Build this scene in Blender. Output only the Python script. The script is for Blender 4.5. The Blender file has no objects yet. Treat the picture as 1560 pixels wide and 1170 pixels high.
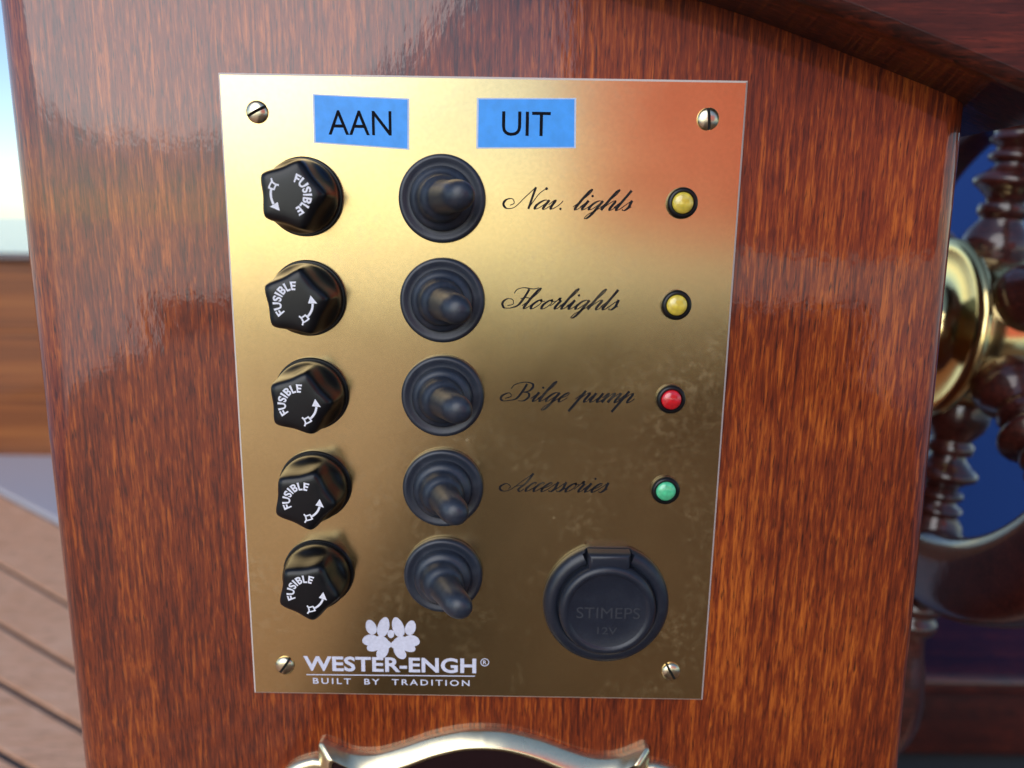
import bpy, bmesh, math, random
from mathutils import Vector, Matrix
from math import sin, cos, pi, radians, sqrt

SC = bpy.context.scene
COL = SC.collection

# ------------------------------------------------------------------ camera
cam_d = bpy.data.cameras.new('camera')
cam = bpy.data.objects.new('camera', cam_d); COL.objects.link(cam)
SC.camera = cam
F_PX = 1172.0
cam_d.sensor_width = 36.0
cam_d.lens = 36.0 * F_PX / 1560.0
cam_d.clip_start = 0.01
cam_d.clip_end = 9000
CAM = Vector((0.0094, -0.2261, 0.0555))
YAW, PITCH, ROLL = 0.0004, -0.2047, -0.0156
cam.matrix_world = (Matrix.Translation(CAM) @ Matrix.Rotation(YAW, 4, 'Z') @ Matrix.Rotation(PITCH, 4, 'X')
                    @ Matrix.Rotation(ROLL, 4, 'Y') @ Matrix.Rotation(pi / 2, 4, 'X'))
cam_d.dof.use_dof = True
cam_d.dof.focus_distance = 0.222
cam_d.dof.aperture_fstop = cam_d.lens / 3.0        # a 3 mm lens opening
SC.render.resolution_x, SC.render.resolution_y = 1024, 768

# ------------------------------------------------------------------ sky and sun (hazy low sun behind the camera, left)
SUN_EL, SUN_AZ = radians(29.0), radians(25.0)      # azimuth: left of the direction behind the camera
sun_dir = Vector((-sin(SUN_AZ) * cos(SUN_EL), -cos(SUN_AZ) * cos(SUN_EL), sin(SUN_EL)))
world = bpy.data.worlds.new('World'); SC.world = world; world.use_nodes = True
nt = world.node_tree
bg = nt.nodes['Background']
sky = nt.nodes.new('ShaderNodeTexSky'); sky.sky_type = 'NISHITA'; sky.sun_disc = False
sky.sun_elevation = SUN_EL
sky.sun_rotation = math.atan2(sun_dir.x, sun_dir.y)
sky.air_density = 0.9; sky.dust_density = 0.25; sky.ozone_density = 2.0
nt.links.new(sky.outputs[0], bg.inputs[0])
bg.inputs[1].default_value = 0.15
sun_d = bpy.data.lights.new('sun', 'SUN'); sun_d.energy = 1.25; sun_d.angle = radians(48); sun_d.color = (1.0, .95, .88)
sun = bpy.data.objects.new('sun', sun_d); COL.objects.link(sun)
sun.rotation_euler = (-sun_dir).to_track_quat('-Z', 'Y').to_euler()
SC.view_settings.view_transform = 'Standard'; SC.view_settings.look = 'None'
SC.view_settings.exposure = 0.42; SC.view_settings.gamma = 1.0
SC.view_settings.use_curve_mapping = False

# ------------------------------------------------------------------ materials
def new_mat(name):
    m = bpy.data.materials.new(name); m.use_nodes = True
    return m, m.node_tree, m.node_tree.nodes['Principled BSDF']

def N(nt, typ, **kw):
    n = nt.nodes.new(typ)
    for k, v in kw.items():
        if k.startswith('i_'):
            n.inputs[k[2:].replace('_', ' ')].default_value = v
        else:
            setattr(n, k, v)
    return n

def ramp(nt, fac, stops):
    r = nt.nodes.new('ShaderNodeValToRGB')
    el = r.color_ramp.elements
    while len(el) < len(stops): el.new(0.5)
    for e, (p, c) in zip(el, stops):
        e.position = p; e.color = (c[0], c[1], c[2], 1)
    nt.links.new(fac, r.inputs[0])
    return r.outputs[0]

def coords(nt, scale, rot=(0, 0, 0), src='Object'):
    tc = nt.nodes.new('ShaderNodeTexCoord')
    mp = nt.nodes.new('ShaderNodeMapping')
    mp.inputs['Scale'].default_value = scale
    mp.inputs['Rotation'].default_value = rot
    nt.links.new(tc.outputs[src], mp.inputs[0])
    return mp.outputs[0]

def mix(nt, fac, a, b, blend='MIX'):
    m = nt.nodes.new('ShaderNodeMix'); m.data_type = 'RGBA'; m.blend_type = blend
    for sock, v in ((m.inputs[0], fac), (m.inputs[6], a), (m.inputs[7], b)):
        if hasattr(v, 'is_linked'): nt.links.new(v, sock)
        elif isinstance(v, (int, float)): sock.default_value = v
        else: sock.default_value = (*v, 1)
    return m.outputs[2]

def noise(nt, vec, scale, detail=3, rough=.55, dist=0):
    n = N(nt, 'ShaderNodeTexNoise'); n.inputs['Scale'].default_value = scale
    n.inputs['Detail'].default_value = detail; n.inputs['Roughness'].default_value = rough
    n.inputs['Distortion'].default_value = dist
    nt.links.new(vec, n.inputs['Vector'])
    return n.outputs['Fac']

def bump(nt, bs, height, strength, dist, coat=False):
    b = nt.nodes.new('ShaderNodeBump'); b.inputs['Strength'].default_value = strength
    b.inputs['Distance'].default_value = dist
    nt.links.new(height, b.inputs['Height'])
    nt.links.new(b.outputs[0], bs.inputs['Coat Normal' if coat else 'Normal'])

def wood(name, dark, mid, light, along='z', coat=1.0, coat_rough=.07, fine=1.0, spec=.3, rough=.45, stretch=1.0):
    """varnished timber: grain along one axis, short dark pores, broad figure"""
    m, nt, bs = new_mat(name)
    def sc(a, b):                       # a across, b along
        b = b / stretch
        return {'z': (a, a, b), 'x': (b, a, a), 'y': (a, b, a)}[along]
    fleck = noise(nt, coords(nt, sc(820 * fine, 78 * fine)), 1.0, 4, .62, .4)
    pores = noise(nt, coords(nt, sc(1500 * fine, 130 * fine)), 1.0, 2, .5)
    bands = noise(nt, coords(nt, sc(70, 3.0)), 1.0, 3, .6, .4)
    streak = noise(nt, coords(nt, sc(620, 8.0)), 1.0, 3, .6, .2)
    figure = noise(nt, coords(nt, sc(16, 12)), 1.0, 3, .5, .8)
    a = N(nt, 'ShaderNodeMath', operation='MULTIPLY_ADD'); nt.links.new(bands, a.inputs[0]); a.inputs[1].default_value = .40
    fs_ = N(nt, 'ShaderNodeMath', operation='MULTIPLY_ADD'); nt.links.new(streak, fs_.inputs[0]); fs_.inputs[1].default_value = .60
    nt.links.new(fleck, fs_.inputs[2]); nt.links.new(fs_.outputs[0], a.inputs[2])
    b = N(nt, 'ShaderNodeMath', operation='MULTIPLY_ADD'); nt.links.new(figure, b.inputs[0]); b.inputs[1].default_value = .34
    nt.links.new(a.outputs[0], b.inputs[2])
    col = ramp(nt, b.outputs[0], [(.66, dark), (.90, mid), (1.0, light)])
    c2 = N(nt, 'ShaderNodeMapRange'); nt.links.new(b.outputs[0], c2.inputs[0])
    c2.inputs[1].default_value = .93; c2.inputs[2].default_value = 1.53
    col = ramp(nt, c2.outputs[0], [(.08, dark), (.46, mid), (.88, light)])
    pm = ramp(nt, pores, [(.30, (.9, .9, .9)), (.43, (0, 0, 0))])
    col = mix(nt, pm, col, tuple(v * .45 for v in dark))
    nt.links.new(col, bs.inputs['Base Color'])
    bs.inputs['Roughness'].default_value = rough
    bs.inputs['Specular IOR Level'].default_value = spec
    bs.inputs['Coat Weight'].default_value = coat
    bs.inputs['Coat Roughness'].default_value = coat_rough
    bs.inputs['Coat IOR'].default_value = 1.5
    peel = noise(nt, coords(nt, sc(260, 120)), 1.0, 3, .6)
    bump(nt, bs, peel, .10, .0006, coat=True)
    bump(nt, bs, fleck, .25, .0002)
    return m

M = {}
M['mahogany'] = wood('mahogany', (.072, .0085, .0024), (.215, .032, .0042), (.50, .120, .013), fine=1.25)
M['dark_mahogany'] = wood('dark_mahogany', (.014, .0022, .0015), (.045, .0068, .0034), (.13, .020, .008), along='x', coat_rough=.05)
M['wheel_wood'] = wood('wheel_wood', (.018, .0035, .003), (.055, .010, .007), (.10, .02, .012), along='z', coat_rough=.04)
M['coaming_wood'] = wood('coaming_wood', (.11, .027, .008), (.27, .078, .016), (.42, .15, .035), along='x', coat=.2, fine=.07, stretch=9)
M['teak'] = wood('teak', (.70, .35, .19), (.82, .44, .26), (.88, .54, .35), along='x', coat=.35, coat_rough=.35, fine=.3, spec=.2, rough=.7)

def brass_mat(name, col, rough, tarnish=True, metal=1.0):
    m, nt, bs = new_mat(name)
    bs.inputs['Metallic'].default_value = metal
    if tarnish:
        cloud = noise(nt, coords(nt, (1, 1, 1)), 34, 4, .55, 0)
        fine = noise(nt, coords(nt, (1, 1, 1)), 900, 2, .5)
        t = ramp(nt, cloud, [(.25, (0, 0, 0)), (.80, (1, 1, 1))])
        c = mix(nt, t, tuple(v * .90 for v in col), tuple(min(1, v * 1.06) for v in col))
        c = mix(nt, ramp(nt, fine, [(.35, (0, 0, 0)), (.65, (.28, .28, .28))]), c, tuple(v * .78 for v in col))
        # settled dust and dried spots: pale, not metallic
        v1 = N(nt, 'ShaderNodeTexVoronoi'); v1.inputs['Scale'].default_value = 260
        nt.links.new(coords(nt, (1, 1, 1)), v1.inputs['Vector'])
        sep = N(nt, 'ShaderNodeSeparateColor'); nt.links.new(v1.outputs['Color'], sep.inputs[0])
        pick = ramp(nt, sep.outputs[0], [(.62, (0, 0, 0)), (.95, (1, 1, 1))])
        spot = ramp(nt, v1.outputs['Distance'], [(.06, (1, 1, 1)), (.20, (0, 0, 0))])
        film = ramp(nt, noise(nt, coords(nt, (1, 1, 1)), 26, 4, .65), [(.48, (.02, .02, .02)), (.76, (.42, .42, .42))])
        haze_ = ramp(nt, noise(nt, coords(nt, (1, 1, 1)), 420, 3, .6), [(.45, (0, 0, 0)), (.75, (.55, .55, .55))])
        mk = mix(nt, 1.0, mix(nt, 1.0, mix(nt, 1.0, spot, pick, 'MULTIPLY'), haze_, 'ADD'), film, 'MULTIPLY')
        c = mix(nt, mk, c, (.72, .60, .40))
        inv = N(nt, 'ShaderNodeMath', operation='SUBTRACT'); inv.inputs[0].default_value = 1.0
        nt.links.new(mk, inv.inputs[1]); nt.links.new(inv.outputs[0], bs.inputs['Metallic'])
        nt.links.new(c, bs.inputs['Base Color'])
        mr = N(nt, 'ShaderNodeMapRange'); nt.links.new(cloud, mr.inputs[0])
        mr.inputs[1].default_value = .3; mr.inputs[2].default_value = .7
        mr.inputs[3].default_value = rough * .94; mr.inputs[4].default_value = rough * 1.08
        nt.links.new(mr.outputs[0], bs.inputs['Roughness'])
    else:
        bs.inputs['Base Color'].default_value = (*col, 1)
        bs.inputs['Roughness'].default_value = rough
    return m

M['plate_brass'] = brass_mat('plate_brass', (.70, .52, .25), .20)
M['polished_brass'] = brass_mat('polished_brass', (.86, .74, .48), .27)
M['raw_edge'] = brass_mat('raw_edge', (.80, .72, .66), .5, False, .25)
M['hub_brass'] = brass_mat('hub_brass', (.80, .62, .28), .16, False)
M['nickel'] = brass_mat('nickel', (.70, .62, .44), .26, False)

def plastic(name, col, rough, spec=.5, bumpy=0, scale=900, dust=None):
    m, nt, bs = new_mat(name)
    bs.inputs['Roughness'].default_value = rough
    bs.inputs['Specular IOR Level'].default_value = spec
    n = noise(nt, coords(nt, (1, 1, 1)), scale, 4, .6)
    c = mix(nt, n, tuple(v * .75 for v in col), tuple(v * 1.25 for v in col))
    if dust:
        d = ramp(nt, noise(nt, coords(nt, (1, 1, 1)), 160, 5, .65), [(.50, (0, 0, 0)), (.8, (.5, .5, .5))])
        c = mix(nt, d, c, dust)
    nt.links.new(c, bs.inputs['Base Color'])
    if bumpy: bump(nt, bs, n, bumpy, .0002)
    return m

M['black_plastic'] = plastic('black_plastic', (.005, .0055, .007), .30, .35)
M['rubber'] = plastic('rubber', (.015, .022, .037), .42, .6, .15, 1500, (.075, .085, .105))
M['socket_plastic'] = plastic('socket_plastic', (.013, .017, .028), .36, .45, .12, 1400, (.03, .036, .05))
M['slot_black'] = plastic('slot_black', (.006, .006, .006), .8)
M['white_print'] = plastic('white_print', (.78, .80, .86), .5)
M['logo_print'] = plastic('logo_print', (.66, .68, .80), .5)
M['ink'] = plastic('ink', (.006, .0065, .010), .8, .1)
M['worn_ink'] = plastic('worn_ink', (.008, .008, .011), .7, .2, 0, 900, (.16, .125, .07))
M['blue_tape'] = plastic('blue_tape', (.05, .36, .95), .35, .4, .05, 300)
M['tape_edge'] = plastic('tape_edge', (.50, .62, .82), .4)
M['blue_cloth'] = plastic('blue_cloth', (.012, .045, .19), .85, .2, .3, 700)
mr_, nt, bs = new_mat('red_cloth')              # added cloth, translucent so that its reflection glows red
bs.inputs['Base Color'].default_value = (.75, .035, .02, 1); bs.inputs['Roughness'].default_value = .8
tl = nt.nodes.new('ShaderNodeBsdfTranslucent'); tl.inputs[0].default_value = (1.0, .26, .22, 1)
ms = nt.nodes.new('ShaderNodeMixShader'); ms.inputs[0].default_value = .88
nt.links.new(bs.outputs[0], ms.inputs[1]); nt.links.new(tl.outputs[0], ms.inputs[2])
nt.links.new(ms.outputs[0], nt.nodes['Material Output'].inputs[0])
M['red_cloth'] = mr_
M['inset_brown'] = plastic('inset_brown', (.016, .006, .007), .3, .4)
M['sole'] = plastic('sole', (.20, .095, .042), .6, .3, .1, 60)
M['caulk'] = plastic('caulk', (.05, .055, .06), .7)
M['grey_paint'] = plastic('grey_paint', (.50, .49, .53), .35)
M['embossed'] = plastic('embossed', (.030, .034, .044), .5)

def lens_mat(name, col):
    m, nt, bs = new_mat(name)
    v = N(nt, 'ShaderNodeTexVoronoi'); v.inputs['Scale'].default_value = 700
    nt.links.new(coords(nt, (1, 1, 1)), v.inputs['Vector'])
    c = mix(nt, v.outputs['Distance'], tuple(min(1, k * 1.2) for k in col), tuple(k * .75 for k in col))
    nt.links.new(c, bs.inputs['Base Color'])
    bs.inputs['Roughness'].default_value = .18
    bs.inputs['Subsurface Weight'].default_value = .3
    bs.inputs['Subsurface Radius'].default_value = (.002, .002, .002)
    bs.inputs['Coat Weight'].default_value = 1; bs.inputs['Coat Roughness'].default_value = .05
    return m
M['lens_yellow'] = lens_mat('lens_yellow', (.72, .56, .07))
M['lens_red'] = lens_mat('lens_red', (.62, .012, .02))
M['lens_green'] = lens_mat('lens_green', (.10, .60, .30))

mw, nt, bs = new_mat('water')
bs.inputs['Base Color'].default_value = (.05, .075, .08, 1); bs.inputs['Roughness'].default_value = .12
bump(nt, bs, noise(nt, coords(nt, (1, 1, 1)), 2.2, 4), .25, .1)
M['water'] = mw

# ------------------------------------------------------------------ helpers
def link(name, me, mat, parent=None, loc=(0, 0, 0), smooth=None):
    o = bpy.data.objects.new(name, me); COL.objects.link(o)
    if mat is not None: me.materials.append(M[mat])
    if parent: o.parent = parent
    o.location = loc
    return o

def tag(o, label=None, cat=None, group=None, kind=None):
    if label: o['label'] = label
    if cat: o['category'] = cat
    if group: o['group'] = group
    if kind: o['kind'] = kind
    return o

def empty(name, loc=(0, 0, 0)):
    o = bpy.data.objects.new(name, None); COL.objects.link(o); o.location = loc
    o.empty_display_size = .02
    return o

def mesh(name, verts, faces, smooth=True, angle=40):
    me = bpy.data.meshes.new(name); me.from_pydata([tuple(v) for v in verts], [], faces)
    bm = bmesh.new(); bm.from_mesh(me)
    bmesh.ops.recalc_face_normals(bm, faces=bm.faces)
    bm.to_mesh(me); bm.free()
    if smooth:
        me.shade_smooth()
        try: me.set_sharp_from_angle(angle=radians(angle))
        except Exception: pass
    return me

def from_bm(name, bm, smooth=True, angle=35):
    bmesh.ops.recalc_face_normals(bm, faces=bm.faces)
    me = bpy.data.meshes.new(name); bm.to_mesh(me); bm.free()
    if smooth:
        me.shade_smooth()
        me.set_sharp_from_angle(angle=radians(angle))
    return me

def lathe_vf(profile, seg=64, close_bottom=True, close_top=True, warp=None):
    """profile of (r, h), revolved about the outward axis -Y; mm in, m out"""
    vs, fs = [], []
    for r, h in profile:
        for k in range(seg):
            a = 2 * pi * k / seg
            x, z, hh = r * cos(a), r * sin(a), h
            if warp: x, z, hh = warp(x, z, hh)
            vs.append((x * .001, -hh * .001, z * .001))
    for i in range(len(profile) - 1):
        for k in range(seg):
            k2 = (k + 1) % seg
            fs.append((i * seg + k, i * seg + k2, (i + 1) * seg + k2, (i + 1) * seg + k))
    if close_bottom: fs.append(tuple(range(seg))[::-1])
    if close_top: fs.append(tuple(range((len(profile) - 1) * seg, len(profile) * seg)))
    return vs, fs

def lathe(name, profile, seg=64, warp=None, angle=40):
    v, f = lathe_vf(profile, seg, warp=warp)
    return mesh(name, v, f, True, angle)

def box_bm(bm, lo, hi):
    vs = [bm.verts.new((x, y, z)) for x in (lo[0], hi[0]) for y in (lo[1], hi[1]) for z in (lo[2], hi[2])]
    for f in ((0, 1, 3, 2), (4, 6, 7, 5), (0, 4, 5, 1), (2, 3, 7, 6), (0, 2, 6, 4), (1, 5, 7, 3)):
        bm.faces.new([vs[i] for i in f])

def rbox(name, lo, hi, bev=.002, seg=3):
    bm = bmesh.new(); box_bm(bm, lo, hi)
    if bev: bmesh.ops.bevel(bm, geom=bm.edges[:], offset=bev, segments=seg, affect='EDGES', profile=.5)
    return from_bm(name, bm)

def prism(name, pts, h0, h1, bev=0, seg=2, angle=35):
    """outline in panel mm (u right, v up), from height h0 to h1 off the wall"""
    bm = bmesh.new()
    a = [bm.verts.new((u * .001, -h0 * .001, v * .001)) for u, v in pts]
    b = [bm.verts.new((u * .001, -h1 * .001, v * .001)) for u, v in pts]
    bm.faces.new(a); top = bm.faces.new(b)
    n = len(pts)
    for i in range(n): bm.faces.new((a[i], a[(i + 1) % n], b[(i + 1) % n], b[i]))
    bmesh.ops.recalc_face_normals(bm, faces=bm.faces)
    if bev: bmesh.ops.bevel(bm, geom=top.edges[:], offset=bev * .001, segments=seg, affect='EDGES', profile=.5)
    return from_bm(name, bm, True, angle)

def catmull(pts, n=8):
    out = []
    P = [pts[0]] + list(pts) + [pts[-1]]
    for i in range(1, len(P) - 2):
        p0, p1, p2, p3 = P[i - 1], P[i], P[i + 1], P[i + 2]
        for k in range(n):
            t = k / n
            out.append(tuple(.5 * ((2 * p1[j]) + (-p0[j] + p2[j]) * t + (2 * p0[j] - 5 * p1[j] + 4 * p2[j] - p3[j]) * t * t
                                   + (-p0[j] + 3 * p1[j] - 3 * p2[j] + p3[j]) * t ** 3) for j in range(len(p1))))
    out.append(tuple(pts[-1]))
    return out

_text_cache = {}
def text_vf(s, size=1.0, bold=0.0, spacing=1.0):
    """flat filled outlines of a string: verts (x, y) and faces; built-in font"""
    cu = bpy.data.curves.new('t', 'FONT'); cu.body = s; cu.size = size; cu.offset = bold
    cu.space_character = spacing; cu.resolution_u = 4
    ob = bpy.data.objects.new('t', cu); COL.objects.link(ob)
    dg = bpy.context.evaluated_depsgraph_get(); dg.update()
    me = ob.evaluated_get(dg).to_mesh()
    v = [(p.co.x, p.co.y) for p in me.vertices]; f = [tuple(q.vertices) for q in me.polygons]
    ob.evaluated_get(dg).to_mesh_clear()
    bpy.data.objects.remove(ob); bpy.data.curves.remove(cu)
    return v, f

def fit_text(s, x0, x1, y0, y1, bold=0.0, spacing=1.0):
    v, f = text_vf(s, 1.0, bold, spacing)
    ax, bx = min(p[0] for p in v), max(p[0] for p in v); ay, by = min(p[1] for p in v), max(p[1] for p in v)
    return [(x0 + (p[0] - ax) / (bx - ax) * (x1 - x0), y0 + (p[1] - ay) / (by - ay) * (y1 - y0)) for p in v], f

def flat(name, v2, f, h, mat, parent, thick=.08):
    """flat print (mm) lying at height h on the panel"""
    vs = [(x * .001, -h * .001, y * .001) for x, y in v2]
    me = mesh(name, vs, f, False)
    return link(name, me, mat, parent)

# ------------------------------------------------------------------ setting: water, deck, grey ledge
def sheet(name, x0, x1, y0, y1, z, mat):
    me = mesh(name, [(x0, y0, z), (x1, y0, z), (x1, y1, z), (x0, y1, z)], [(0, 1, 2, 3)], False)
    return tag(link(name, me, mat), kind='structure')
sheet('water', -4000, 4000, -4000, 4000, -1.5, 'water')

ZD = -.50
XE = -.22                                            # inboard edge of the side deck that runs aft past the camera
pl = [(-1.6, -4.2), (XE, -4.2), (XE, -.02), (1.5, -.02), (1.5, 2.2), (-1.6, 2.2)]
deck = mesh('deck', [(x, y, z) for z in (ZD - .06, ZD - .006) for x, y in pl], [tuple(range(6)), tuple(range(6, 12))] + [(k, (k + 1) % 6, 6 + (k + 1) % 6, 6 + k) for k in range(6)], False)
deck = tag(link('deck', deck, 'caulk'), kind='structure')
def ang_line(off, deg):                 # line with direction deg and signed normal offset: point + direction
    d = Vector((cos(radians(deg)), sin(radians(deg)))); n = Vector((-d.y, d.x))
    return n, d, off
KS = (.5555 / .4555)
edges = [(.330 * KS, -36.5), (.251 * KS, -34.6), (.212 * KS, -32.5), (.185 * KS, -30.2), (.152 * KS, -28.0)]
def at_x(line, x):
    n, d, off = ang_line(*line)
    return (off - n.x * x) / n.y
# tapered planks seen beside the console, then parallel ones running on under the camera
seams = [lambda x, e=e: at_x(e, x) for e in edges]
last = edges[-1]
cur = last[0]
while cur > -4.4:
    cur -= .052
    seams.append(lambda x, o=cur: at_x((o, -28.0), x))
random.seed(4)
for i in range(len(seams) - 1):
    g = .006
    def clampy(y): return max(-4.19, min(2.19, y))
    sl = math.tan(radians(-28))
    xe = max(XE - .002, min(1.45, .0 + (-.015 - seams[i + 1](0)) / sl))
    xs = [-1.55 + (xe + 1.55) * k / 4 for k in range(5)]
    vs = []
    hz = random.uniform(-.0006, .0006)
    for x in xs:
        y1 = clampy(seams[i](x) - g); y0 = clampy(seams[i + 1](x) + g)
        vs += [(x, y0, ZD - .006), (x, y1, ZD - .006), (x, y0, ZD + hz), (x, y1, ZD + hz)]
    if max(v[1] for v in vs) - min(v[1] for v in vs) < .02: continue
    fs = []
    for k in range(len(xs) - 1):
        a = 4 * k; b = a + 4
        fs += [(a + 2, b + 2, b + 3, a + 3), (a + 2, a, b, b + 2), (a + 3, b + 3, b + 1, a + 1)]
    me = mesh('plank', vs, fs, False)
    link('plank', me, 'teak', deck)

sheet('cockpit_sole', -2.2, 2.2, -4.6, 2.4, -.86, 'sole')
# ledge past the margin board and the coaming boards that close the view to the left
zb0, zb1 = -.56, -.492
pl = [(-1.6, at_x(edges[0], -1.6) + .004), (.2, at_x(edges[0], .2) + .004), (.2, 1.52), (-1.6, 2.1)]
pl[3] = (-1.6, 2.2)
me = mesh('ledge', [(x, y, z) for z in (zb0, zb1) for x, y in pl], [(0, 1, 2, 3), (4, 5, 6, 7)] + [(k, (k + 1) % 4, 4 + (k + 1) % 4, 4 + k) for k in range(4)], False)
ledge = tag(link('ledge', me, 'grey_paint'), kind='structure')
coam = empty('coaming', (-1.1, 1.5, -.47))
tag(coam, 'low coaming of horizontal orange-brown boards under the pale sky', 'coaming')
ztop = -.045; n_b = 3; hb = (ztop + .50) / n_b
for k in range(n_b):
    z0 = -.50 + k * hb
    b = rbox('board', (-1.3, 0, 0), (.9, .022, hb - .0006), .001, 1)
    o = link('board', b, 'coaming_wood', coam, (0, .0 + .0, z0 + .47))
cap = rbox('cap_rail', (-1.3, -.02, 0), (.9, .05, .022), .009, 3)
link('cap_rail', cap, 'dark_mahogany', coam, (0, 0, ztop + .47))
# the coaming across the cockpit behind the photographer, only seen as a reflection
back = empty('coaming', (0, -4.25, -.859))
tag(back, 'orange-brown coaming across the cockpit, mirrored low in the brass plate', 'coaming')
for k in range(4):
    b = rbox('board', (-2.1, 0, 0), (2.1, .022, .117), .003, 2)
    link('board', b, 'coaming_wood', back, (0, 0, k * .12))

# ------------------------------------------------------------------ console
console = empty('helm_console', (0, .17, ZD))
tag(console, 'varnished red-brown mahogany console with rounded corners carrying the brass plate', 'console')
lid_curve = [(-.150, .150), (-.10, .1455), (-.05, .138), (0, .1295), (.0576, .1159), (.0833, .1083), (.1075, .1002), (.1341, .0908), (.150, .0847)]
def lid_z(x):
    for (xa, za), (xb, zb) in zip(lid_curve, lid_curve[1:]):
        if x <= xb: return za + (zb - za) * (x - xa) / (xb - xa)
    return lid_curve[-1][1]
def cab_outline(zlow):
    """plan outline; right side leans out a little lower down"""
    rl, rr = .013, .0075
    xr = .1368 + (.0908 - zlow) * .030; xl = -.1375
    pts = []
    for k in range(11):
        a = pi / 2 * k / 10
        pts.append((xl + rl - rl * cos(a), rl - rl * sin(a)))
    nx = 16
    for k in range(1, nx): pts.append((xl + rl + (xr - rr - xl - rl) * k / nx, 0.0))
    for k in range(11):
        a = pi / 2 * k / 10
        pts.append((xr - rr + rr * sin(a), rr - rr * cos(a)))
    pts += [(xr, .34), (xl, .34)]
    return pts
vs = []; rows = [ZD + .001, -.25, -.10, 0.0, .06, None]
for z in rows:
    for x, y in cab_outline(z if z is not None else .09):
        vs.append((x, y, (lid_z(x) + .004) if z is None else z))
n = len(cab_outline(0)); fs = []
for i in range(len(rows) - 1):
    for k in range(n):
        k2 = (k + 1) % n
        fs.append((i * n + k, i * n + k2, (i + 1) * n + k2, (i + 1) * n + k))
me = mesh('cabinet', vs, fs, True, 50)
o = link('cabinet', me, 'mahogany'); o.parent = console; o.location = -console.location
# lid: a curved slab with a bullnose edge, overhanging to the front and right
cs = catmull(lid_curve, 6)
T = .034; FRONT = -.0235; rb = .010
prof = [(.36, 0.0)]
for k in range(7):
    a = pi / 2 * k / 6; prof.append((FRONT + .004 - .004 * sin(a), .004 - .004 * cos(a)))
for k in range(9):
    a = pi / 2 * k / 8; prof.append((FRONT + .016 - .016 * cos(a), T - .016 + .016 * sin(a)))
prof.append((.36, T))
vs = []; fs = []; n = len(prof)
for x, z in cs:
    for y, h in prof: vs.append((x + h * .3, y, z + h))
for i in range(len(cs) - 1):
    for k in range(n):
        k2 = (k + 1) % n
        fs.append((i * n + k, i * n + k2, (i + 1) * n + k2, (i + 1) * n + k))
fs.append(tuple(range(n))); fs.append(tuple(range((len(cs) - 1) * n, len(cs) * n)))
me = mesh('lid', vs, fs, True, 50)
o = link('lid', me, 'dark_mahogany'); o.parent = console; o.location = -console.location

# ------------------------------------------------------------------ brass switch panel
panel = empty('switch_panel', (0, 0, 0))
tag(panel, 'rectangular satin brass switch panel with black fuse caps, rubber toggles and indicator lamps', 'switch panel')
W2, H2, TH = 73.0, 95.15, 2.0
plate = prism('plate', [(-W2, -H2), (W2, -H2), (W2, H2), (-W2, H2)], 0.05, TH, .62, 1, 20)
link('plate', plate, 'plate_brass', panel)
plate.materials.append(M['raw_edge'])
for q in plate.polygons:
    if q.normal.y > -.98: q.material_index = 1          # milled chamfer left unpolished
ROWS = [62.2, 33.6, 5.2, -23.4, -52.0]

# --- slotted screws
def screw_mesh():
    bm = bmesh.new()
    R = 3.05
    for s in (-1, 1):
        b2 = bmesh.new()
        pr = [(R, 0), (R, .25)] + [(R * cos(a), .25 + 1.35 * sin(a)) for a in [pi / 2 * k / 9 for k in range(1, 10)]]
        pr[-1] = (.02, pr[-1][1])
        v, f = lathe_vf(pr, 40)
        bv = [b2.verts.new(p) for p in v]
        for q in f: b2.faces.new([bv[i] for i in q])
        r = bmesh.ops.bisect_plane(b2, geom=b2.verts[:] + b2.edges[:] + b2.faces[:], plane_co=(s * .0004, 0, 0), plane_no=(s, 0, 0), clear_inner=True)
        ed = [e for e in r['geom_cut'] if isinstance(e, bmesh.types.BMEdge)]
        bmesh.ops.contextual_create(b2, geom=ed)
        tmp = bpy.data.meshes.new('t'); b2.to_mesh(tmp); b2.free(); bm.from_mesh(tmp); bpy.data.meshes.remove(tmp)
    return from_bm('screw', bm, True, 30)
sm = screw_mesh()
smat_done = False
slot_me = prism('slot', [(-.38, -2.9), (.38, -2.9), (.38, 2.9), (-.38, 2.9)], 0, .45)
for i, (u, v, rot) in enumerate([(-62.5, 84.9, 62), (62.5, 84.9, -6), (-62.4, -84.7, 35), (61.9, -84.7, -30)]):
    o = bpy.data.objects.new('screw', sm); COL.objects.link(o); o.parent = panel
    if i == 0: sm.materials.append(M['nickel']); slot_me.materials.append(M['slot_black'])
    o.location = (u * .001, -TH * .001, v * .001); o.rotation_euler = (0, radians(rot), 0)
    s = bpy.data.objects.new('slot', slot_me); COL.objects.link(s); s.parent = o

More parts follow.
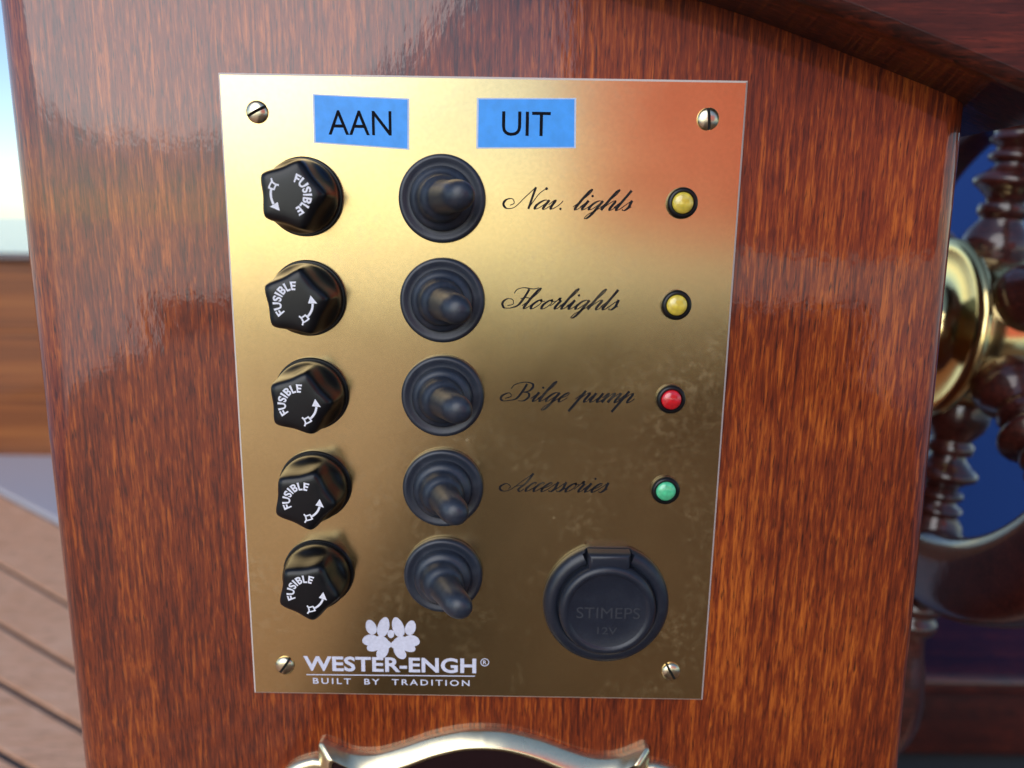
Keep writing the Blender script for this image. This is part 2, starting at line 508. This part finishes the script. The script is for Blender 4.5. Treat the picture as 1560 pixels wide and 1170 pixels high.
# --- fuse holders
def cap_mesh():
    seg = 150
    prof = [(0, 10.0, 0), (.15, 10.15, 0), (2.2, 10.2, 0), (3.0, 10.2, .0), (4.4, 10.15, .06), (5.2, 10.1, .35), (6.2, 10.0, .7), (8, 9.9, .93), (10, 9.75, 1),
            (11.8, 9.5, 1), (12.7, 9.25, 1), (13.3, 8.85, 1), (13.7, 8.3, 1), (13.95, 7.5, .95), (14.05, 6.4, .7), (14.12, 4.5, .25), (14.15, 2, 0), (14.16, .05, 0)]
    vs, fs = [], []
    for h, r, d in prof:
        for k in range(seg):
            a = 2 * pi * k / seg
            s = sqrt(sin(2.5 * (a - pi / 2)) ** 2 + .035) - sqrt(.035)
            rr = r - d * 2.1 * s * (r / 10.0) ** .5
            vs.append((rr * cos(a) * .001, -h * .001, rr * sin(a) * .001))
    for i in range(len(prof) - 1):
        for k in range(seg):
            k2 = (k + 1) % seg
            fs.append((i * seg + k, i * seg + k2, (i + 1) * seg + k2, (i + 1) * seg + k))
    fs.append(tuple(range((len(prof) - 1) * seg, len(prof) * seg)))
    return mesh('cap', vs, fs, True, 55)
fuse_base = lathe('fuse_holder', [(11.0, 0), (11.0, .9), (10.7, 1.25), (10.0, 1.3), (9.6, 1.3), (9.6, 1.8)], 72)
fuse_base.materials.append(M['black_plastic'])
capm = cap_mesh(); capm.materials.append(M['black_plastic'])
def arc_text(s, r_mid, hgt, span):
    """letters bent round the top of a circle, tops outward"""
    V, Fc = [], []
    v, f = text_vf(s, 1.0, .035, 1.12)
    ax, bx = min(p[0] for p in v), max(p[0] for p in v)
    for x, y in v:
        a = radians(90 + span / 2 - (x - ax) / (bx - ax) * span)
        r = r_mid - hgt / 2 + hgt * y / .70
        V.append((r * cos(a), r * sin(a)))
    return V, f
tv, tf = arc_text('FUSIBLE', 4.75, 2.2, 138)
let_me = mesh('lettering', [(x * .001, -.0142, y * .001) for x, y in tv], tf, False); let_me.materials.append(M['white_print'])
def arrow_mesh():
    V, Fc = [], []
    def ribbon(pts, w):
        b = len(V)
        for i, p in enumerate(pts):
            q0 = pts[max(0, i - 1)]; q1 = pts[min(len(pts) - 1, i + 1)]
            dx, dy = q1[0] - q0[0], q1[1] - q0[1]; L = math.hypot(dx, dy) or 1
            V.append((p[0] - dy / L * w / 2, p[1] + dx / L * w / 2)); V.append((p[0] + dy / L * w / 2, p[1] - dx / L * w / 2))
        for i in range(len(pts) - 1):
            a = b + 2 * i; Fc.append((a, a + 1, a + 3, a + 2))
    R = 5.0
    pol = lambda r, d: (r * cos(radians(d)), r * sin(radians(d)))
    ribbon([pol(R, d) for d in range(252, 302, 5)], .62)
    b = len(V); V.extend([pol(R - 1.25, 298), pol(R + 1.25, 298), pol(R, 324)]); Fc.append((b, b + 1, b + 2))
    # small slotted-driver sign at the tail
    ribbon([pol(R - .75, 250), pol(R + .75, 250)], .45); ribbon([pol(R - .7, 232), pol(R + .7, 232)], .45)
    ribbon([pol(R - .7, d) for d in range(228, 253, 4)], .42); ribbon([pol(R + .7, d) for d in range(228, 253, 4)], .42)
    ribbon([pol(R - 1.3, 226), pol(R - .6, 232)], .45); ribbon([pol(R + 1.3, 226), pol(R + .6, 232)], .45)
    return mesh('arrow_mark', [(x * .001, -.01420 - i * 2e-8, y * .001) for i, (x, y) in enumerate(V)], Fc, False)
arr_me = arrow_mesh(); arr_me.materials.append(M['white_print'])
for k, (v, deg) in enumerate(zip(ROWS, (-88, 62, 57, 47, 44))):
    o = bpy.data.objects.new('fuse_holder', fuse_base); COL.objects.link(o); o.parent = panel
    o.location = (-.0502, -TH * .001, v * .001); o.rotation_euler = (0, -radians(deg), 0)
    for nm, mm in (('cap', capm), ('lettering', let_me), ('arrow_mark', arr_me)):
        c = bpy.data.objects.new(nm, mm); COL.objects.link(c); c.parent = o
        if nm == 'cap': c.location = (0, -.0009, 0)
        else: c.location = (0, -.0009 - .00002, 0)

# --- toggle switches under rubber boots
flange = lathe('toggle_switch', [(12.1, 0), (12.25, .5), (12.25, 1.6), (12.0, 2.3), (11.5, 2.65), (10.9, 2.6), (10.2, 2.25), (9.4, 2.1), (8.4, 2.2)], 80)
flange.materials.append(M['rubber'])
def boot_mesh(tilt, seed):
    rnd = random.Random(seed)
    prof = [(9.0, 1.9), (8.95, 3.4), (8.7, 4.3), (8.2, 4.9), (7.6, 5.25), (7.1, 5.5), (6.75, 5.9), (6.55, 6.6), (6.4, 7.6), (6.2, 8.4), (5.8, 9.1), (5.2, 9.6), (4.75, 10.0), (4.5, 10.7), (4.4, 12.0),
            (4.3, 14), (4.22, 16), (4.16, 18), (4.08, 19.3), (3.85, 20.5), (3.45, 21.5), (2.9, 22.25), (2.1, 22.85), (1.1, 23.15), (.05, 23.25)]
    t = math.tan(radians(tilt)); up = rnd.uniform(-.05, .05)
    def warp(x, z, h):
        k = max(0.0, h - 5.5)
        s = k * k / (k + 3.0)
        hh = h - (x * .42 * min(1, k / 5.0)) * t
        return x + s * t * 1.12, z + s * up, hh
    me = lathe('boot', prof, 56, warp, 60); me.materials.append(M['rubber'])
    return me
for k, v in enumerate(ROWS):
    o = bpy.data.objects.new('toggle_switch', flange); COL.objects.link(o); o.parent = panel
    o.location = (-.0112, -TH * .001, v * .001)
    link('boot', boot_mesh((24, 22, 23, 20, 24)[k], k), None, o)

# --- indicator lamps
bez = lathe('indicator_lamp', [(4.3, 0), (4.4, .5), (4.35, 1.2), (4.1, 1.8), (3.7, 2.1), (3.3, 2.1), (3.05, 1.8), (3.0, 1.2)], 48)
bez.materials.append(M['black_plastic'])
lens_prof = [(3.02, .8), (3.02, 1.7)] + [(3.02 * cos(a), 1.7 + 1.35 * sin(a)) for a in [pi / 2 * k / 7 for k in range(1, 7)]] + [(.03, 3.06)]
for (v, mname, lab) in ((62.1, 'lens_yellow', 'yellow indicator lamp beside Nav. lights'), (33.3, 'lens_yellow', 'yellow indicator lamp beside Floorlights'),
                        (5.3, 'lens_red', 'red indicator lamp beside Bilge pump'), (-23.2, 'lens_green', 'green indicator lamp beside Accessories')):
    o = bpy.data.objects.new('indicator_lamp', bez); COL.objects.link(o); o.parent = panel; o['label'] = lab
    o.location = (.0566, -TH * .001, v * .001)
    link('lens', lathe('lens', lens_prof, 32), mname, o)

# --- power socket with hinged cover
SU, SV = 39.8, -60.6
seg = 96
def sock_ring():
    prof = [(19.6, 0), (19.75, .6), (19.6, 2.2), (19.0, 3.2), (17.8, 3.9), (16.6, 4.1), (15.6, 3.9), (15.2, 3.2)]
    def warp(x, z, h):                          # flat cut where the hinge sits
        r = math.hypot(x, z)
        if z > 0 and abs(x) < 7.0 and z > 14.6: h = min(h, 1.2)
        return x, min(z, 18.6), h
    return lathe('power_socket', prof, 144, warp, 50)
sk = sock_ring(); sk.materials.append(M['socket_plastic'])
socket = bpy.data.objects.new('power_socket', sk); COL.objects.link(socket); socket.parent = panel
socket.location = (SU * .001, -TH * .001, SV * .001)
cover = lathe('cover', [(15.0, 1.0), (15.1, 4.6), (14.9, 6.2), (14.3, 7.0), (13.4, 7.35), (12.6, 7.3), (12.1, 6.9), (11.8, 6.75), (6, 6.7), (.05, 6.7)], 96)
cv = link('cover', cover, 'socket_plastic', socket)
hinge = prism('hinge', [(-6.5, 12.4), (6.5, 12.4), (6.5, 18.4), (-6.5, 18.4)], 1.3, 6.4, 1.6, 4)
link('hinge', hinge, 'socket_plastic', socket)
v1, f1 = fit_text('STIMEPS', -9.6, 10.0, -2.3, 1.4)
o = flat('lettering', v1, f1, 6.80, 'embossed', socket)
v1, f1 = fit_text('12V', -3.0, 3.2, -7.6, -5.2, .01)
o = flat('lettering', v1, f1, 6.80, 'embossed', socket)

# --- blue tape labels
def tape(pts, txt, box):
    grow = prism('tape_label', pts, TH + .01, TH + .10)
    cx = sum(p[0] for p in pts) / 4; cy = sum(p[1] for p in pts) / 4
    o = link('tape_label', grow, 'tape_edge', panel)
    inner = [(cx + (p[0] - cx) * (1 - .5 / abs(p[0] - cx)), cy + (p[1] - cy) * (1 - .35 / abs(p[1] - cy))) for p in pts]
    link('tape_face', prism('tape_face', inner, TH + .10, TH + .15), 'blue_tape', o)
    v, f = fit_text(txt, *box)
    flat('lettering', v, f, TH + .19, 'ink', o)
    return o
t = tape([(-47.1, 76.9), (-20.5, 75.5), (-20.3, 89.1), (-47.0, 89.9)], 'AAN', (-42.9, -25.3, 79.2, 85.7)); t['label'] = 'blue tape label reading AAN'
t = tape([(-1.7, 76.1), (26.1, 76.6), (25.8, 89.9), (-1.6, 89.5)], 'UIT', (5.4, 18.9, 79.6, 86.1)); t['label'] = 'blue tape label reading UIT'

# --- engraved script, drawn pen stroke by pen stroke
L = {
 'i': ([[(-.1, .3), (.05, .65), (.2, 1.0)], [(.2, 1.0), (.2, .6), (.2, .2), (.32, 0), (.5, .12), (.7, .45)]], [(.22, 1.5)], .62),
 'u': ([[(-.1, .3), (.05, .65), (.2, 1.0)], [(.2, 1.0), (.2, .6), (.22, .2), (.38, 0), (.62, .2), (.85, .8), (.88, 1.0)], [(.88, 1.0), (.88, .5), (.9, .15), (1.02, 0), (1.2, .12), (1.38, .45)]], [], 1.25),
 'n': ([[(-.1, .5), (.08, .95), (.2, .9), (.2, .4), (.2, 0)], [(.2, .1), (.4, .65), (.65, 1.0), (.82, .9), (.82, .5), (.84, .15), (.98, 0), (1.15, .12), (1.32, .45)]], [], 1.2),
 'm': ([[(-.1, .5), (.08, .95), (.2, .9), (.2, .4), (.2, 0)], [(.2, .1), (.4, .65), (.62, 1.0), (.78, .9), (.78, .4), (.78, 0)], [(.78, .1), (.98, .65), (1.2, 1.0), (1.36, .9), (1.36, .5), (1.38, .15), (1.5, 0), (1.66, .12), (1.85, .45)]], [], 1.75),
 'v': ([[(-.1, .5), (.08, .95), (.2, .9), (.22, .4), (.36, .03), (.6, .2), (.78, .6), (.8, .95)]], [], 1.0),
 'a': ([[(.78, .85), (.6, 1.0), (.32, .85), (.14, .4), (.24, .03), (.5, .15), (.78, .75), (.84, 1.0)], [(.84, 1.0), (.82, .5), (.84, .15), (.97, 0), (1.12, .12), (1.3, .45)]], [], 1.15),
 'o': ([[(.6, 1.0), (.34, .85), (.14, .4), (.28, .0), (.55, .12), (.74, .6), (.62, .98), (.62, .82), (.98, .82)]], [], .92),
 'e': ([[(-.05, .3), (.4, .5), (.62, .82), (.5, 1.0), (.28, .82), (.13, .35), (.28, 0), (.5, .1), (.75, .45)]], [], .72),
 'c': ([[(.58, .78), (.62, .92), (.48, 1.0), (.26, .8), (.13, .35), (.28, 0), (.5, .1), (.75, .45)]], [], .72),
 's': ([[(-.1, .2), (.12, .65), (.34, 1.08)], [(.34, 1.08), (.42, .75), (.52, .35), (.4, .03), (.18, .02), (.1, .18)], [(.4, .03), (.72, .4)]], [], .72),
 'r': ([[(-.1, .3), (.08, .75), (.22, 1.2), (.26, .98), (.46, .95)], [(.46, .95), (.42, .5), (.42, .18), (.54, 0), (.7, .12), (.88, .45)]], [], .82),
 'l': ([[(-.1, .3), (.2, 1.0), (.42, 1.75), (.38, 2.2), (.24, 2.05)], [(.24, 2.05), (.18, 1.4), (.16, .7), (.18, .18), (.3, 0), (.48, .12), (.68, .45)]], [], .60),
 'h': ([[(-.1, .3), (.2, 1.0), (.42, 1.75), (.38, 2.2), (.24, 2.05)], [(.24, 2.05), (.18, 1.4), (.16, .7), (.16, 0)], [(.16, .1), (.38, .65), (.62, 1.0), (.8, .9), (.8, .5), (.82, .15), (.95, 0), (1.1, .12), (1.28, .45)]], [], 1.18),
 't': ([[(-.1, .3), (.05, .7), (.2, 1.1)], [(.24, 2.15), (.22, 1.4), (.2, .6), (.22, .16), (.35, 0), (.5, .12), (.7, .45)]], [], .64),
 'g': ([[(.78, .85), (.6, 1.0), (.32, .85), (.14, .4), (.24, .03), (.5, .15), (.78, .75), (.84, 1.0)], [(.84, 1.0), (.82, .3), (.8, -.4), (.66, -.88), (.44, -.9), (.5, -.5), (.85, -.05), (1.25, .4)]], [], 1.15),
 'p': ([[(-.15, .3), (.05, .75), (.22, 1.25)], [(.22, 1.25), (.2, .5), (.18, -.4), (.17, -1.05)], [(.2, .1), (.4, .65), (.64, 1.0), (.82, .9), (.82, .5), (.84, .15), (.98, 0), (1.15, .12), (1.32, .45)]], [], 1.2),
 '.': ([], [(.1, .08)], .4),
}
SHEAR = .80
def ribbon_into(V, Fc, pts, lo, hi, zoff):
    P = catmull(pts, 7); b = len(V); n = len(P)
    for i, p in enumerate(P):
        q0, q1 = P[max(0, i - 1)], P[min(n - 1, i + 1)]
        dx, dy = q1[0] - q0[0], q1[1] - q0[1]; LL = math.hypot(dx, dy) or 1e-6
        down = max(0.0, -dy / LL)
        w = lo + (hi - lo) * min(1, down * 1.25) ** 1.3
        V.append((p[0] - dy / LL * w / 2, p[1] + dx / LL * w / 2, zoff)); V.append((p[0] + dy / LL * w / 2, p[1] - dx / LL * w / 2, zoff))
    for i in range(n - 1):
        a = b + 2 * i; Fc.append((a, a + 1, a + 3, a + 2))
def dot_into(V, Fc, c, r, zoff):
    b = len(V)
    for k in range(10): V.append((c[0] + r * cos(2 * pi * k / 10), c[1] + r * sin(2 * pi * k / 10), zoff))
    Fc.append(tuple(range(b, b + 10)))
def script(name, caps, capdots, words, base, mmx, mmz, x0mm, z0mm, lab):
    """caps: pen strokes in enlarged photo pixels, words: (text, first px, last px); base: baseline px"""
    V, Fc = [], []; k = 0
    S = 6.78
    conv = lambda px, py: (x0mm + px / S * mmx, z0mm + (base - py) / S * mmz)
    for st in caps:
        ribbon_into(V, Fc, [conv(*q) for q in st], .26, .66, k * 1e-3); k += 1
    for c in capdots: dot_into(V, Fc, conv(*c), .42, k * 1e-3); k += 1
    xh = 92.0
    for txt, a, bpx in words:
        tot = sum(L[c][2] for c in txt); unit = (bpx - a) / tot
        cx = a
        for c in txt:
            strokes, dots, adv = L[c]
            for st in strokes:
                pts = [conv(cx + x * unit + y * xh * SHEAR, base - y * xh) for x, y in st]
                ribbon_into(V, Fc, pts, .24, .74, k * 1e-3); k += 1
            for x, y in dots:
                dot_into(V, Fc, conv(cx + x * unit + y * xh * SHEAR, base - y * xh), .36, k * 1e-3); k += 1
            cx += adv * unit
    me = mesh(name, [(x * .001, -(TH + .03 + z) * .001, y * .001) for x, y, z in V], Fc, False)
    o = link('engraved_lettering', me, 'worn_ink', panel); o['label'] = lab
    return o
script('engraved_lettering',
       [[(150, 290), (192, 268), (172, 226), (112, 235), (82, 280), (118, 322), (200, 306), (300, 212), (412, 108)],
        [(412, 108), (382, 195), (338, 324)], [(338, 324), (398, 235), (455, 165), (522, 118)]], [(520, 122)],
       [('av.', 372, 700), ('lights', 785, 1362)], 325, .188, .190, 3.8, 59.8, 'black script lettering Nav. lights')
script('engraved_lettering',
       [[(120, 272), (178, 258), (172, 214), (118, 207), (70, 245), (86, 294), (150, 298)], [(342, 108), (296, 185), (228, 268), (150, 298)],
        [(190, 152), (215, 115), (285, 95), (380, 106), (440, 93)], [(252, 205), (300, 192), (345, 196)]], [],
       [('loorlights', 258, 1222)], 300, .193, .200, 4.2, 31.5, 'black script lettering Floorlights')
script('engraved_lettering',
       [[(100, 240), (160, 218), (142, 185), (82, 205), (54, 240), (82, 266), (150, 258)], [(322, 92), (278, 165), (215, 240), (150, 258)],
        [(160, 142), (200, 100), (290, 74), (372, 86), (382, 122), (340, 163), (272, 175)], [(272, 175), (335, 182), (342, 220), (292, 260), (232, 262)]], [],
       [('ilge', 352, 700), ('pump', 810, 1378)], 265, .198, .206, 4.4, 3.8, 'black script lettering Bilge pump')
script('engraved_lettering',
       [[(128, 216), (152, 188), (112, 160), (56, 182), (44, 214), (80, 238), (160, 216), (262, 140), (384, 52)],
        [(384, 52), (312, 150), (236, 212), (248, 238), (290, 212)], [(190, 188), (290, 172)]], [],
       [('ccessories', 278, 1118)], 235, .2025, .213, 4.8, -24.5, 'faded black script lettering Accessories')

# --- maker's mark: flower, name, rule, motto
lg = []
VV, FF = [], []
def petal(cx, cy, rx, ry, deg, k, tip=.0):
    b = len(VV); a0 = radians(deg)
    for i in range(22):
        t = 2 * pi * i / 22
        x = rx * cos(t) * (1 - tip * sin(t)); y = ry * sin(t)
        VV.append((cx + x * cos(a0) - y * sin(a0), cy + x * sin(a0) + y * cos(a0), k * 1.5e-3))
    FF.append(tuple(range(b, b + 22)))
FX, FZ = -28.1, -74.6
s = 18.2 / 950.0                                   # mm per enlarged pixel across the flower
def fp(px, py): return FX + (px - 745) * s, FZ + (455 - py) * s * 1.12
kk = 0
for sg in (-1, 1):
    for (px, py, rx, ry, dg) in ((122, 275, 88, 160, 15), (328, 280, 80, 118, -16), (340, 490, 128, 88, -6), (285, 592, 118, 74, -22), (142, 682, 78, 122, 34), (160, 505, 120, 78, 20), (60, 560, 60, 60, 0)):
        x, y = fp(745 + sg * px, py)
        petal(x, y, rx * s * 1.10, ry * s * 1.16, sg * dg, kk, .10); kk += 1
x, y = fp(745, 385); petal(x, y, 55 * s, 75 * s, 0, kk)
me = mesh('flower_emblem', [(x * .001, -(TH + .03 + z) * .001, y * .001) for x, y, z in VV], FF, False)
o = link('flower_emblem', me, 'logo_print', panel)
v, f = fit_text('WESTER-ENGH', -56.4, -.8, -86.6, -81.3, .028, 1.02); o = flat('maker_lettering', v, f, TH + .03, 'logo_print', panel)
v, f = fit_text('BUILT  BY  TRADITION', -53.6, -2.9, -91.2, -89.1, .012, 1.35); flat('motto_lettering', v, f, TH + .03, 'logo_print', panel)
flat('rule', [(-55.6, -88.15), (-1.2, -87.75), (-1.2, -87.4), (-55.6, -87.8)], [(0, 1, 2, 3)], TH + .03, 'logo_print', panel)
v, f = fit_text('R', 1.4, 2.5, -83.3, -81.9, .01)
b = len(v); ring = []
for i in range(24):
    a = 2 * pi * i / 24; v.append((1.95 + 1.15 * cos(a), -82.6 + 1.15 * sin(a))); v.append((1.95 + 1.4 * cos(a), -82.6 + 1.4 * sin(a)))
for i in range(24):
    j = (i + 1) % 24; f.append((b + 2 * i, b + 2 * i + 1, b + 2 * j + 1, b + 2 * j))
flat('registered_mark', v, f, TH + .03, 'logo_print', panel)

# ------------------------------------------------------------------ ornate brass fitting below the panel
orn = empty('ornate_fitting', (.002, 0, -.150))
tag(orn, 'polished brass fitting with scrolled outline below the switch panel', 'fitting')
half = catmull([(0, 42.8), (8, 42.2), (18, 39.6), (28, 35.6), (36, 33.2), (44, 33.4), (50, 35.8), (53.2, 37.4)], 6) + [(54.3, 37.2), (54.8, 36.2), (54.8, 31.5)]
full = [(u, v) for u, v in half] + [(u, -v) for u, v in half[::-1]]
full = full + [(-u, -v) for u, v in half if u > 0] + [(-u, v) for u, v in half[::-1] if u > 0]
dedup = []
for q in full:
    if not dedup or math.hypot(q[0] - dedup[-1][0], q[1] - dedup[-1][1]) > .05: dedup.append(q)
def inset(pts, dist):
    return [(u * (1 - dist / 54.8), v - math.copysign(dist, v)) for u, v in pts]
def framed(name, pts, steps, mat):
    """rings of the outline, each set in and raised: (inset, height)"""
    vs = []; fs = []; n = len(pts)
    for ins, h in steps: vs += [(x * .001, -h * .001, y * .001) for x, y in inset(pts, ins)]
    for i in range(len(steps) - 1):
        for k in range(n):
            k2 = (k + 1) % n; fs.append((i * n + k, i * n + k2, (i + 1) * n + k2, (i + 1) * n + k))
    fs.append(tuple(range((len(steps) - 1) * n, len(steps) * n)))
    return link(name, mesh(name, vs, fs, True, 40), mat, orn)
framed('front_plate', dedup, [(0, .05), (0, 1.8), (.3, 2.5), (3.3, 5.2), (3.9, 5.6), (4.5, 5.6), (5.0, 5.2), (5.1, 4.2)], 'polished_brass')
link('inset', prism('inset', inset(dedup, 5.0), 3.0, 4.6), 'inset_brown', orn)
hb2 = catmull([(0, 30), (40, 30), (54, 31.2), (58, 31), (64, 28.5), (68.5, 23.5), (71, 15), (72, 0)], 6)
full = hb2 + [(u, -v) for u, v in hb2[::-1] if v > 0]
full = full + [(-u, -v) for u, v in hb2 if u > 0 and v > 0] + [(-u, v) for u, v in hb2[::-1] if u > 0]
dedup = []
for q in full:
    if not dedup or math.hypot(q[0] - dedup[-1][0], q[1] - dedup[-1][1]) > .05: dedup.append(q)
if math.hypot(dedup[0][0] - dedup[-1][0], dedup[0][1] - dedup[-1][1]) < .05: dedup.pop()
link('back_plate', prism('back_plate', dedup, 0.06, 3.2, 2.2, 4), 'polished_brass', orn)

# ------------------------------------------------------------------ steering wheel on the helm side of the console
def cam_ray(px, py):
    d = Vector(((px - 780) / F_PX, 1.0, (585 - py) / F_PX))
    Rm = (Matrix.Rotation(YAW, 3, 'Z') @ Matrix.Rotation(PITCH, 3, 'X') @ Matrix.Rotation(ROLL, 3, 'Y'))
    return Rm @ d
d = cam_ray(1427, 500)
hubc = CAM + d * ((.25 - CAM.x) / d.x)              # hub stands about 11 cm clear of the console side
wheel = empty('steering_wheel', hubc)
tag(wheel, 'dark varnished wooden steering wheel with turned spokes and brass hub', 'steering wheel')
ya, ti = radians(-2), radians(-5)
ax = Vector((cos(ya) * cos(ti), sin(ya) * cos(ti), sin(ti)))
ux = Vector((sin(ya), -cos(ya), 0)); up = ax.cross(ux)
if up.z < 0: up = -up
Rw = Matrix((ux, up, ux.cross(up))).transposed()   # local x toward camera, y up the wheel, z along or against the axle
SZ = 1 if Rw.col[2].dot(ax) > 0 else -1            # axle direction (away from the console) in local z
wheel.rotation_euler = Rw.to_euler()
def revolve_z(name, prof, seg=64, angle=45):       # (r, z) about local z
    vs, fs = [], []
    for r, z in prof:
        for k in range(seg):
            a = 2 * pi * k / seg; vs.append((r * cos(a), r * sin(a), z))
    n = len(prof)
    for i in range(n - 1):
        for k in range(seg):
            k2 = (k + 1) % seg; fs.append((i * seg + k, i * seg + k2, (i + 1) * seg + k2, (i + 1) * seg + k))
    return vs, fs, seg, n
def rev_obj(name, prof, mat, seg=64, closed=False):
    vs, fs, seg, n = revolve_z(name, prof, seg)
    if closed:
        for k in range(seg):
            k2 = (k + 1) % seg; fs.append(((n - 1) * seg + k, (n - 1) * seg + k2, k2, k))
    else:
        fs.append(tuple(range(seg))); fs.append(tuple(range((n - 1) * seg, n * seg)))
    return link(name, mesh(name, vs, fs, True, 50), mat, wheel)
mm = lambda pr: [(r * .001, SZ * z * .001) for r, z in pr]
rev_obj('flange', mm([(10, -22), (13, -22), (17.5, -18), (18.5, -13), (19.5, -8), (22, -4.5), (30, -3), (40, -3.2), (44, -4), (48.5, -4.4), (50.5, -2.8), (50.8, 0), (49, 2), (44, 2.5)]), 'hub_brass', 96)
rev_obj('drum', mm([(43, 2.2), (43.5, 3), (43.5, 44), (42, 46), (20, 50), (10, 51)]), 'hub_brass', 96)
rev_obj('axle', mm([(9.5, -100), (9.5, -10)]), 'slot_black', 32)
zm = 22
tr = []
for k in range(40):
    a = 2 * pi * k / 40
    ca, sa = cos(a), sin(a)
    tr.append((138 + 23 * math.copysign(abs(ca) ** .55, ca), zm + 14.5 * math.copysign(abs(sa) ** .55, sa)))
rim = rev_obj('rim', mm(tr), 'wheel_wood', 120, True)
sp = [(40, 16.5), (46, 17.5), (50, 17.5), (56, 15.5), (62, 10.8), (63.5, 10.8), (65, 12.6), (68, 13), (70.5, 12.4), (71.5, 9.6), (74, 10), (78, 14), (81, 17.6), (83, 18.2), (85, 17.4), (88, 12.5), (91, 9.2), (92.5, 9.2),
      (94, 12.4), (96, 13.2), (98, 12.4), (99.5, 9.8), (101.5, 10.2), (103, 13.4), (105, 14.2), (107, 12.6), (109, 12.5), (113, 15.5), (118, 17), (124, 17)]
hd = [(152, 13), (160, 13), (162, 12), (164, 14.5), (168, 15.8), (171, 15), (172.5, 12), (174, 12), (176, 14.5), (180, 15.5), (183, 14.5), (185, 11.5), (190, 10.5), (200, 12), (215, 15.5), (230, 18), (245, 18), (258, 15), (268, 11), (276, 7), (280, 1)]
def turned(name, prof, ang, sub=None):
    prof = [(p[0], p[1]) for p in prof]
    vs, fs = [], []; seg = 28
    for a, r in prof:
        for k in range(seg):
            t = 2 * pi * k / seg
            x, y, z = a, r * cos(t), r * sin(t) + SZ * zm
            vs.append(((x * cos(ang) - y * sin(ang)) * .001, (x * sin(ang) + y * cos(ang)) * .001, z * .001))
    n = len(prof)
    for i in range(n - 1):
        for k in range(seg):
            k2 = (k + 1) % seg; fs.append((i * seg + k, i * seg + k2, (i + 1) * seg + k2, (i + 1) * seg + k))
    fs.append(tuple(range(seg))); fs.append(tuple(range((n - 1) * seg, n * seg)))
    return link(name, mesh(name, vs, fs, True, 55), 'wheel_wood', wheel)
for k in range(6):
    a = radians(90 + 60 * k)
    turned('spoke', sp, a); turned('handle', hd, a)

# ------------------------------------------------------------------ seat beyond the wheel
seat = rbox('backrest_cushion', (.28, .72, -.3745), (1.15, .84, .32), .03, 5)
tag(link('backrest_cushion', seat, 'blue_cloth'), 'royal blue upholstered backrest cushion behind the steering wheel', 'cushion')
lock = empty('seat_locker', (.7, .6, ZD))
tag(lock, 'dark wooden seat locker under the blue cushion', 'locker')
b = rbox('body', (-.46, -.1, .005), (.46, .30, .10), .006); link('body', b, 'dark_mahogany', lock)
b = rbox('seat_board', (-.47, -.14, .101), (.47, .31, .125), .008); link('seat_board', b, 'dark_mahogany', lock)

# ------------------------------------------------------------------ red cloth added aft, out of view, to redden the brass
vs, fs = [], []
nx, nz = 24, 10
for i in range(nx + 1):
    for j in range(nz + 1):
        u = i / nx; v = j / nz
        vs.append((.10 + 1.2 * u, -1.25 + .03 * sin(u * 17) + .02 * sin(u * 31 + v * 3), .05 + .62 * v - .05 * sin(u * 3.1)))
for i in range(nx):
    for j in range(nz):
        a = i * (nz + 1) + j; fs.append((a, a + nz + 1, a + nz + 2, a + 1))
me = mesh('red_reflection_cloth', vs, fs, True, 80)
fl = link('red_reflection_cloth', me, 'red_cloth')
tag(fl, 'unseen red cloth added aft for the red glow in the top corner of the brass plate', 'flag')
